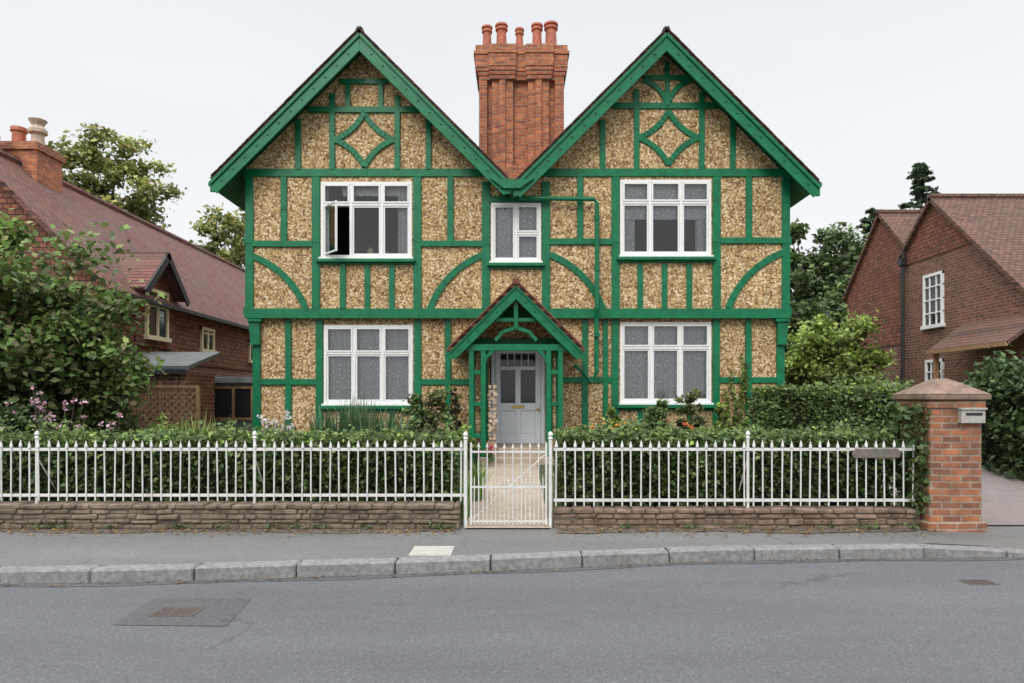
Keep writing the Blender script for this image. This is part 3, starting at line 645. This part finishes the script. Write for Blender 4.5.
b=MB()
b.slab([(XC-.15,19.4,7.42),(24,19.4,7.42),(24,14.7,3.25),(XC-.15,14.7,3.25)],.1); b.slab([(XC-.15,19.4,7.42),(24,19.4,7.42),(24,21.0,6.05),(XC-.15,21.0,6.05)],.1)
b.slab([(XC+.1,22.6,7.87),(24,22.6,7.87),(24,20.7,6.1),(XC+.1,20.7,6.1)],.1); b.slab([(XC+.1,22.6,7.87),(24,22.6,7.87),(24,25.1,5.3),(XC+.1,25.1,5.3)],.1)
for x in np.arange(XC-.15,24,.45): b.tube([(x,19.4,7.42),(x+.43,19.4,7.42)],.1,8); b.tube([(x+.25,22.6,7.86),(x+.68,22.6,7.86)],.1,8)
b.slab([(XC-.002,15.2,3.7),(XC-.002,18.1,3.7),(XC-1.0,18.1,2.95),(XC-1.0,15.2,2.95)],.08)
b.build('tiled_roof','rooftileX',rn)
b=MB(); b.box(XC-.9,XC-.8,17.9,18.0,.5,2.86); b.box(XC-1.02,XC-.96,15.2,18.1,2.86,2.96); b.build('porch_posts','wood',rn)
b=MB(); b.tube([(XC-.1,20.75,6.2),(XC-.1,20.75,5.95),(XC-.1,20.8,5.8),(XC-.1,20.8,.6)],.055,8); b.box(XC-.2,XC-.035,20.68,20.9,5.75,5.95); b.build('downpipe','black',rn)
b=MB(); g=MB()
for y0,y1,z0,z1,nb in ((18.95,19.85,3.75,5.25,4),(18.95,19.75,2.1,2.8,2),(21.7,22.5,1.2,2.2,2)):
    xx=XC-.04 if y0<21 else XC+.2
    b.box(xx-.02,xx+.06,y0,y0+.08,z0,z1); b.box(xx-.02,xx+.06,y1-.08,y1,z0,z1); b.box(xx-.021,xx+.06,y0,y1,z1-.08,z1+.002); b.box(xx-.06,xx+.06,y0-.05,y1+.05,z0-.06,z0+.04)
    for k in (1,2): yy=y0+(y1-y0)*k/3; b.box(xx-.01,xx+.05,yy-.018,yy+.018,z0,z1)
    for k in range(1,nb): zz=z0+(z1-z0)*k/nb; b.box(xx-.012,xx+.05,y0,y1,zz-.018,zz+.018)
    g.box(xx+.02,xx+.055,y0+.02,y1-.02,z0+.02,z1-.02)
b.build('window_frames','white',rn); g.build('window_panes','pane',rn)
# ------------------------------------------------------------------ foliage
def leafobj(name,P,size,C,parent=None,mat='leaf',elong=1.6,up=.35):
    n=len(P); nr=rng.normal(size=(n,3)); nr[:,2]=np.abs(nr[:,2])+up; nr[:,1]-=.3; nr/=np.linalg.norm(nr,axis=1)[:,None]
    t=rng.normal(size=(n,3)); u=np.cross(nr,t); u/=np.linalg.norm(u,axis=1)[:,None]; w=np.cross(nr,u)
    s=size*rng.uniform(.6,1.3,n)[:,None]; a=u*s*.5*elong; c=w*s*.5
    V=np.stack([P-a,P+c-a*.1+nr*s*.12,P+a,P-c-a*.1+nr*s*.12],1).reshape(-1,3)
    me=bpy.data.meshes.new(name); me.vertices.add(4*n); me.vertices.foreach_set('co',V.ravel())
    me.loops.add(4*n); me.loops.foreach_set('vertex_index',np.arange(4*n)); me.polygons.add(n)
    me.polygons.foreach_set('loop_start',np.arange(n)*4); me.polygons.foreach_set('loop_total',np.full(n,4))
    at=me.color_attributes.new('Col','FLOAT_COLOR','POINT'); CC=np.ones((n,4)); CC[:,:3]=np.clip(C,0,1); at.data.foreach_set('color',np.repeat(CC,4,0).ravel())
    me.materials.append(M[mat]); me.update(); me.validate()
    o=bpy.data.objects.new(name,me); S.collection.objects.link(o)
    if parent: o.parent=parent
    return o
def cols(n,pal,k=None,spread=.25):
    pal=np.array(pal); i=rng.integers(0,len(pal),n); j=rng.integers(0,len(pal),n); t=rng.random((n,1))
    c=pal[i]*t+pal[j]*(1-t); c=c*np.exp(rng.normal(0,spread,(n,1)))
    if k is not None: c=c*k[:,None]
    return c
G_DARK=[(.055,.095,.032),(.075,.12,.042),(.04,.068,.024)]
G_MID=[(.10,.155,.045),(.13,.19,.06),(.07,.12,.038)]
G_LIME=[(.21,.30,.06),(.28,.36,.09),(.15,.23,.045)]
G_YEL=[(.27,.28,.08),(.33,.31,.10),(.16,.21,.065)]
G_BUSH=[(.12,.21,.05),(.18,.28,.07),(.08,.14,.035),(.17,.15,.06)]
def tree(name,x,y,z0,h,r,ch,nl,ls,pal,ncl=60,trunk_r=.18,cr=.24,squash=1,low=.55):
    e=empty(name); zc=z0+h-ch/2
    d=rng.normal(size=(ncl,3)); d/=np.linalg.norm(d,axis=1)[:,None]; rad=rng.uniform(.25,1,ncl)**.6*rng.uniform(.8,1.12,ncl)
    C=np.array([x,y,zc])+d*rad[:,None]*np.array([r,r*squash,ch/2])
    C[:,2]=np.maximum(C[:,2],z0+.25)
    br=rng.uniform(.5,1.45,ncl); cs=rng.uniform(.6,1.3,ncl)*cr*r
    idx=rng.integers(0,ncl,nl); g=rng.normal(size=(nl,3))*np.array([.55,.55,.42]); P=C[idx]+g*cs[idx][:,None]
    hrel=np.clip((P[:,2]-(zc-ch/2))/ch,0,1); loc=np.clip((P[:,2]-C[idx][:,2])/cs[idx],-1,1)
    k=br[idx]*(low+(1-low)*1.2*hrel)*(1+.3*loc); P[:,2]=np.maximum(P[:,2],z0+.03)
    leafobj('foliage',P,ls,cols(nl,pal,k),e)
    b=MB(); lean=rng.uniform(-.1,.1,2)*r
    top=Vector((x+lean[0],y+lean[1],zc+ch*.15)); b.tube([(x,y,z0-.2),(x+lean[0]*.3,y,z0+(zc-z0)*.4),(x+lean[0]*.7,y+lean[1]*.7,zc-ch*.15),tuple(top)],[trunk_r*1.25,trunk_r,trunk_r*.7,trunk_r*.3],8)
    for i in range(0,ncl,3):
        t=random.uniform(.25,.9); s=Vector((x+lean[0]*t,y+lean[1]*t,z0+(top.z-z0)*t)); c=Vector(C[i]); m=s.lerp(c,.5)+Vector((0,0,.05*r)); b.tube([s,m,c],[trunk_r*.35,trunk_r*.22,trunk_r*.06],5)
    b.build('trunk','bark',e); return e
def hedge(name,x0,x1,y0,y1,z0,z1,nl,ls,pal,rough=.05,bumps=.06,toppal=None,patch=None):
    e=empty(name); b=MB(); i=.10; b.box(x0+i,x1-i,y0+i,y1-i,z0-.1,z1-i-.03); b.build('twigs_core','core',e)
    lx,ly,lz=x1-x0,y1-y0,z1-z0; A=np.array([lx*lz,lx*lz*.3,lx*ly,ly*lz,ly*lz]); fidx=rng.choice(5,nl,p=A/A.sum()); U=rng.random((nl,2)); P=np.zeros((nl,3)); Dn=np.zeros((nl,3))
    for f in range(5):
        m=fidx==f; u=U[m,0];v=U[m,1]
        if f==0: P[m]=np.c_[x0+u*lx,np.full(m.sum(),y0),z0+v*lz]; Dn[m]=(0,-1,0)
        if f==1: P[m]=np.c_[x0+u*lx,np.full(m.sum(),y1),z0+v*lz]; Dn[m]=(0,1,0)
        if f==2: P[m]=np.c_[x0+u*lx,y0+v*ly,np.full(m.sum(),z1)]; Dn[m]=(0,0,1)
        if f==3: P[m]=np.c_[np.full(m.sum(),x0),y0+u*ly,z0+v*lz]; Dn[m]=(-1,0,0)
        if f==4: P[m]=np.c_[np.full(m.sum(),x1),y0+u*ly,z0+v*lz]; Dn[m]=(1,0,0)
    wv=np.sin(P[:,0]*4.1+P[:,2]*2)*np.sin(P[:,0]*1.7+1+P[:,1]*3)+.6*np.sin(P[:,0]*11+P[:,2]*9)+.5*np.sin(P[:,0]*23+3*np.sin(P[:,2]*13))
    P+=Dn*(wv*bumps*.5-.03+rng.normal(0,rough*.6,nl))[:,None]+rng.normal(0,rough*.4,(nl,3))
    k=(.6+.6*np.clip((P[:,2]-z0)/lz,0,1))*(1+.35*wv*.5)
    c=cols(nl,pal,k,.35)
    big=np.sin(P[:,0]*.9+2)+np.sin(P[:,0]*2.3+P[:,2]*3)+.5*np.sin(P[:,0]*5.1)
    if patch is not None:
        m=(big>.9)&(rng.random(nl)<.6); c[m]=cols(m.sum(),patch,k[m],.3)
    if toppal is not None:
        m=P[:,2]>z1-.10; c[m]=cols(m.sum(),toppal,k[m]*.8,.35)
    m=(fidx==2)&(rng.random(nl)<.14); P[m,2]+=rng.uniform(0,.12,m.sum())*(1+np.clip(big[m],-1,1.5))
    leafobj('foliage',P,ls,c,e); return e
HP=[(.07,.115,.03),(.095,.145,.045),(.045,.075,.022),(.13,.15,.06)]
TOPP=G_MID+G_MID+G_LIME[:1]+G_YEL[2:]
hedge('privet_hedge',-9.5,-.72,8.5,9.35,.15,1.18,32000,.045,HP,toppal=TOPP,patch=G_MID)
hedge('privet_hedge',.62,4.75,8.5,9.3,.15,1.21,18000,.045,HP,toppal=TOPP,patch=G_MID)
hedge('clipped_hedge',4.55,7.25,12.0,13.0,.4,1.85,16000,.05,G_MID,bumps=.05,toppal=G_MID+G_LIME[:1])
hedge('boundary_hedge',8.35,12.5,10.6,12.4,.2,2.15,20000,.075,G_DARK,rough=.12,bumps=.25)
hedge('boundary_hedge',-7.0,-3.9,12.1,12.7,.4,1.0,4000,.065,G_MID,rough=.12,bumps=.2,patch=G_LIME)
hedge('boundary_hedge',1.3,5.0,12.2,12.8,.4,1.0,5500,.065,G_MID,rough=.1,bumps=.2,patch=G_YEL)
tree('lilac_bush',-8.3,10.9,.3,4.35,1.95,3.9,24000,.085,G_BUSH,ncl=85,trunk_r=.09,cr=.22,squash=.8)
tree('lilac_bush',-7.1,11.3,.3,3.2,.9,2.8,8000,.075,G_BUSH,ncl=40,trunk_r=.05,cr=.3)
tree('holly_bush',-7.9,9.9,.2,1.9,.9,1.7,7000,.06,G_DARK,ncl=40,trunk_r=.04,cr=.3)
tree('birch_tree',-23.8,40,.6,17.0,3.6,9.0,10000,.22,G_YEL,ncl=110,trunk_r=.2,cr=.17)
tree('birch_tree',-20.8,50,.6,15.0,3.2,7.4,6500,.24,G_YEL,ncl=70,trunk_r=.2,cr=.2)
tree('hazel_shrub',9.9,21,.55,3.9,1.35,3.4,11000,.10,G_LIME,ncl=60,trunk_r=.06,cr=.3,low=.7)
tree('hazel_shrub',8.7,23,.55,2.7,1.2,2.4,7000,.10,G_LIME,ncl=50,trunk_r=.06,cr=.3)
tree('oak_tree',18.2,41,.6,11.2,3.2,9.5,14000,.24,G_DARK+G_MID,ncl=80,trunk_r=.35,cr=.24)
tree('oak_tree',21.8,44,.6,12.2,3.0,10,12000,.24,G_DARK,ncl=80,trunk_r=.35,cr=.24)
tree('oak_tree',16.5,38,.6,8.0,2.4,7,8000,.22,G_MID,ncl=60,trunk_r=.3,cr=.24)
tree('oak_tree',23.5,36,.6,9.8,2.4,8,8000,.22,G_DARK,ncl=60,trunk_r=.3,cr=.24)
def conifer(name,x,y,h,r,nl,ls,nb=90):
    e=empty(name); z0=.5; b=MB(); b.tube([(x,y,z0),(x,y,z0+h)],[.35,.03],8); P=[];K=[]
    for i in range(nb):
        t=.3+.7*i/nb; z=z0+h*t; a=random.uniform(0,6.28); l=r*(1.02-t)**.75*random.uniform(.5,1.15)+.2
        tip=Vector((x+l*math.cos(a),y+l*math.sin(a),z-l*.06)); b.tube([(x,y,z),tip],[.05,.01],4)
        m=nl//nb; s=rng.random(m)**.6; q=np.array([[x,y,z]])*(1-s[:,None])+np.array([tuple(tip)])*s[:,None]+rng.normal(0,1,(m,3))*np.array([.28,.28,.12])*(.4+l*.12)
        P.append(q); K.append(np.full(m,random.uniform(.6,1.25)))
    P=np.concatenate(P);K=np.concatenate(K); leafobj('foliage',P,ls,cols(len(P),[(.06,.10,.06),(.085,.13,.07)],K),e); b.build('trunk','bark',e)
conifer('cedar_tree',36.0,60,22.0,6.0,9000,.3)
conifer('cedar_tree',32.8,62,18.5,5.5,6000,.3)
conifer('cedar_tree',47,62,19,4,4000,.35)
def belt(name,x0,x1,y,hmin,hmax,nl):
    P=[];K=[]; n=60; b=MB()
    for i in range(n):
        cx=x0+(x1-x0)*i/n+random.uniform(-1,1); hh=random.uniform(hmin,hmax); yy=y+random.uniform(-5,5); m=nl//n
        g=rng.normal(size=(m,3)); g/=np.linalg.norm(g,axis=1)[:,None]; g*=rng.uniform(.75,1.05,(m,1)); q=np.array([cx,yy,hh*.5])+g*np.array([3.2,2.5,hh*.52]); P.append(q); K.append(np.full(m,random.uniform(.6,1.3)))
        b.tube([(cx,yy,0),(cx,yy,hh*.6)],[.3,.15],5)
    P=np.concatenate(P);K=np.concatenate(K); e=empty(name); leafobj('foliage',P,.7,cols(len(P),G_DARK+G_MID,K),e); b.build('trunks','bark',e)
belt('distant_trees',-70,70,75,7,10.5,27000)
def blades(name,x,y,z,n,h,spread,col,w=.024):
    b=MB()
    for i in range(n):
        a=random.uniform(0,6.28); r=random.uniform(0,spread*.35); hh=h*random.uniform(.6,1.1); o=spread*random.uniform(.2,1)
        p0=Vector((x+r*math.cos(a),y+r*math.sin(a),z)); d=Vector((math.cos(a),math.sin(a),0)); sd=Vector((-d.y,d.x,0))*w*.5
        pts=[p0+d*o*t*t+Vector((0,0,hh*(t-.22*t*t*o/spread))) for t in (0,.35,.7,1)]
        v=[]
        for k,p in enumerate(pts):
            s=sd*(1,1,.7,.05)[k]; v+=[p-s,p+s]
        b.add(v,[(2*k,2*k+2,2*k+3,2*k+1) for k in range(3)])
    o=b.build(name,'leaf'); c=o.data.color_attributes.new('Col','FLOAT_COLOR','POINT'); nv=len(b.v)
    C=np.ones((nv,4)); C[:,:3]=np.repeat(cols(n,col,None,.25),8,0); c.data.foreach_set('color',C.ravel()); return o
for i,(u,h) in enumerate(((324,1.10),(338,1.22),(352,1.28),(368,1.28),(384,1.18),(397,1.02))):
    blades('iris_plant',W(u,0,11.5)[0],11.4+.12*(i%3),.42,110,h+.08,.42,[(.09,.18,.09),(.16,.25,.13),(.07,.13,.06)],.032)
for u,h in ((180,1.05),(200,1.12),(220,1.0),(160,.95)): blades('daylily_plant',W(u,0,10.2)[0],10.2,.3,90,h+.1,.5,[(.22,.28,.07),(.28,.34,.11)])
blades('path_edge_plant',-.62,8.75,.15,60,.6,.25,[(.14,.25,.05),(.22,.33,.08)]); blades('path_edge_plant',-.48,9.6,.25,60,.65,.25,[(.14,.25,.05),(.22,.33,.08)])
def bush(name,u,v0,v1,wpx,Y,nl,ls,pal):
    x,zt=W(u,v0,Y); r=wpx/2/F*Y; tree(name,x,Y,gz(Y)-.05,zt-gz(Y)+.05,r,(zt-gz(Y))*.95,nl,ls,pal,ncl=30,trunk_r=.03,cr=.38)
bush('garden_shrub',415,392,430,26,12.6,2400,.05,G_MID)
bush('garden_shrub',436,384,430,30,12.7,2600,.045,[(.15,.15,.06),(.12,.16,.05)])
bush('garden_shrub',657,390,430,28,12.3,2400,.05,G_MID)
bush('garden_shrub',690,388,430,28,12.5,2400,.045,[(.14,.15,.06),(.11,.15,.05)])
bush('climbing_plant',723,396,430,18,13.2,1200,.05,G_LIME)
bush('climbing_plant',617,402,430,20,13.0,1200,.06,G_LIME)
bush('ivy_plant',908,388,430,32,8.75,2400,.05,[(.07,.14,.03),(.13,.21,.05)])
bush('garden_shrub',465,425,440,20,12.0,900,.05,G_LIME)
bush('garden_shrub',455,385,440,14,13.3,800,.05,[(.2,.16,.09),(.12,.15,.05)])
P=[]
for _ in range(9):
    x=X(random.uniform(722,746),13.7); z=.6; zt_=random.uniform(1.6,2.7)
    while z<zt_: z+=.035; x+=random.uniform(-.02,.024); P+= [(x+random.uniform(-.03,.03),13.72+random.uniform(-.03,.02),z) for _ in range(2)]
P=np.array(P); leafobj('wall_creeper',P,.05,cols(len(P),G_MID+G_LIME))
P=[]
for _ in range(900):
    t=random.random(); P.append((4.85+random.gauss(0,.05),8.1+random.uniform(-.1,.5),.3+1.3*t))
P=np.array(P); leafobj('pillar_ivy',P,.055,cols(len(P),G_DARK+G_MID))
def flowers(name,x,y,z,n,r,h,petal):
    e=empty(name); b=MB(); P=[];Q=[]
    for i in range(n):
        a=random.uniform(0,6.28); rr=r*math.sqrt(random.random()); hx=x+rr*math.cos(a); hy=y+.6*rr*math.sin(a); hz=z+h*random.uniform(.65,1.15)
        b.tube([(x+.3*(hx-x),y,z),(hx,hy,hz)],.004,4)
        for _ in range(7): P.append((hx+random.gauss(0,.022),hy+random.gauss(0,.022),hz+random.gauss(0,.018)))
        for _ in range(10): t=random.uniform(.1,.85); Q.append((x+(.3+.7*t)*(hx-x)+random.gauss(0,.03),hy+random.gauss(0,.03),z+(hz-z)*t))
    leafobj('petals',np.array(P),.042,cols(len(P),petal,None,.1),e,'petal',1.1); leafobj('foliage',np.array(Q),.05,cols(len(Q),G_MID),e); b.build('stems','bark',e)
PINK=[(.78,.48,.6),(.82,.62,.7),(.68,.34,.48)]; WH=[(.8,.8,.78),(.75,.72,.75)]
flowers('japanese_anemone',-6.4,9.6,.3,20,.45,1.35,PINK); flowers('japanese_anemone',-7.1,9.5,.3,14,.4,1.15,PINK); flowers('japanese_anemone',-5.75,9.7,.3,6,.25,1.1,PINK)
flowers('white_phlox',-3.85,11.2,.4,26,.3,1.05,WH)
flowers('orange_poppies',1.9,11.8,.45,10,.5,.75,[(.8,.2,.05),(.8,.4,.05)])
flowers('orange_poppies',3.3,11.6,.45,8,.5,.7,[(.75,.08,.05),(.8,.4,.05)])
flowers('red_geranium',-.42,12.2,.5,6,.10,.32,[(.6,.05,.05),(.75,.2,.3)])
n=1300; x=rng.uniform(-8,5,n); P=np.c_[x,8.04-np.abs(rng.normal(0,.17,n)),np.full(n,.135)]
m=(x>-.6)&(x<.5); P=P[~m]; leafobj('fallen_leaves',P,.028,cols(len(P),[(.22,.13,.05),(.15,.08,.03),(.3,.2,.08)]),up=4)
n=250; x=rng.uniform(-7,7,n); P=np.c_[x,np.array([ky(a) for a in x])-np.abs(rng.normal(0,.06,n))-.01,np.full(n,.012)]; leafobj('gutter_leaves',P,.022,cols(n,[(.2,.13,.06),(.12,.08,.04)]),up=4)
n=600; c=rng.choice(26,n); cx=rng.uniform(-8,4.8,26); P=np.c_[cx[c]+rng.normal(0,.07,n),8.04+rng.normal(0,.02,n),.14+np.abs(rng.normal(0,.03,n))]; P=P[(P[:,0]<-.65)|(P[:,0]>.55)]; leafobj('wall_base_weeds',P,.026,cols(len(P),G_MID))
b=MB(); v=[]; xx=np.arange(-9.5,4.9,.15)
for x in xx: v+=[(x,7.90-.06*math.sin(x*2.3)-random.uniform(0,.07),.1275),(x,8.12,.1295)]
b.add(v,[(2*i,2*i+2,2*i+3,2*i+1) for i in range(len(xx)-1) if not -.65<xx[i]<.45]); b.build('soil_verge','mortar')
# ------------------------------------------------------------------ world, sun, camera
w=bpy.data.worlds.new('World'); S.world=w; w.use_nodes=True; nt=w.node_tree; bg=nt.nodes['Background']
sky=N(nt,'ShaderNodeTexSky',sky_type='NISHITA'); sky.sun_disc=False
tc=N(nt,'ShaderNodeTexCoord'); sx=N(nt,'ShaderNodeSeparateXYZ'); L(nt,tc.outputs['Generated'],sx.inputs[0])
cl=ramp(nt,sx.outputs[2],[(0.0,(.98,.985,.99)),(.30,(.93,.945,.965)),(.56,(.87,.895,.93)),(.72,(2.4,2.42,2.48)),(1.0,(3.0,3.02,3.08))])
mp=N(nt,'ShaderNodeMapping'); mp.inputs['Scale'].default_value=(1,1,3); L(nt,tc.outputs['Generated'],mp.inputs[0])
nz=ramp(nt,noise(nt,mp.outputs[0],1.6,3,.5),[(.3,.965),(.7,1.03)]); cl=mix(nt,1.0,cl,nz,'MULTIPLY')
sc=N(nt,'ShaderNodeVectorMath',operation='SCALE'); sc.inputs['Scale'].default_value=10; L(nt,cl,sc.inputs[0])
L(nt,mix(nt,.95,sky.outputs[0],sc.outputs[0]),bg.inputs['Color']); bg.inputs['Strength'].default_value=.1
sd=bpy.data.lights.new('sun','SUN'); sd.energy=1.5; sd.angle=math.radians(25); sd.color=(1,.97,.92); so=bpy.data.objects.new('sun',sd); S.collection.objects.link(so)
d=Vector((-.35,-.95,.8)).normalized(); so.rotation_euler=d.to_track_quat('Z','Y').to_euler()
sky.sun_elevation=math.asin(d.z); sky.sun_rotation=math.atan2(d.x,d.y)
cd=bpy.data.cameras.new('camera'); cam=bpy.data.objects.new('camera',cd); S.collection.objects.link(cam); cam.location=(0,0,EYE); cam.rotation_euler=(math.pi/2,0,0)
cd.lens=24; cd.sensor_width=36; cd.shift_y=58.5/1024; cd.clip_end=6000; cd.clip_start=.05; S.camera=cam
S.view_settings.view_transform='Standard'; S.view_settings.look='None'; S.view_settings.exposure=0
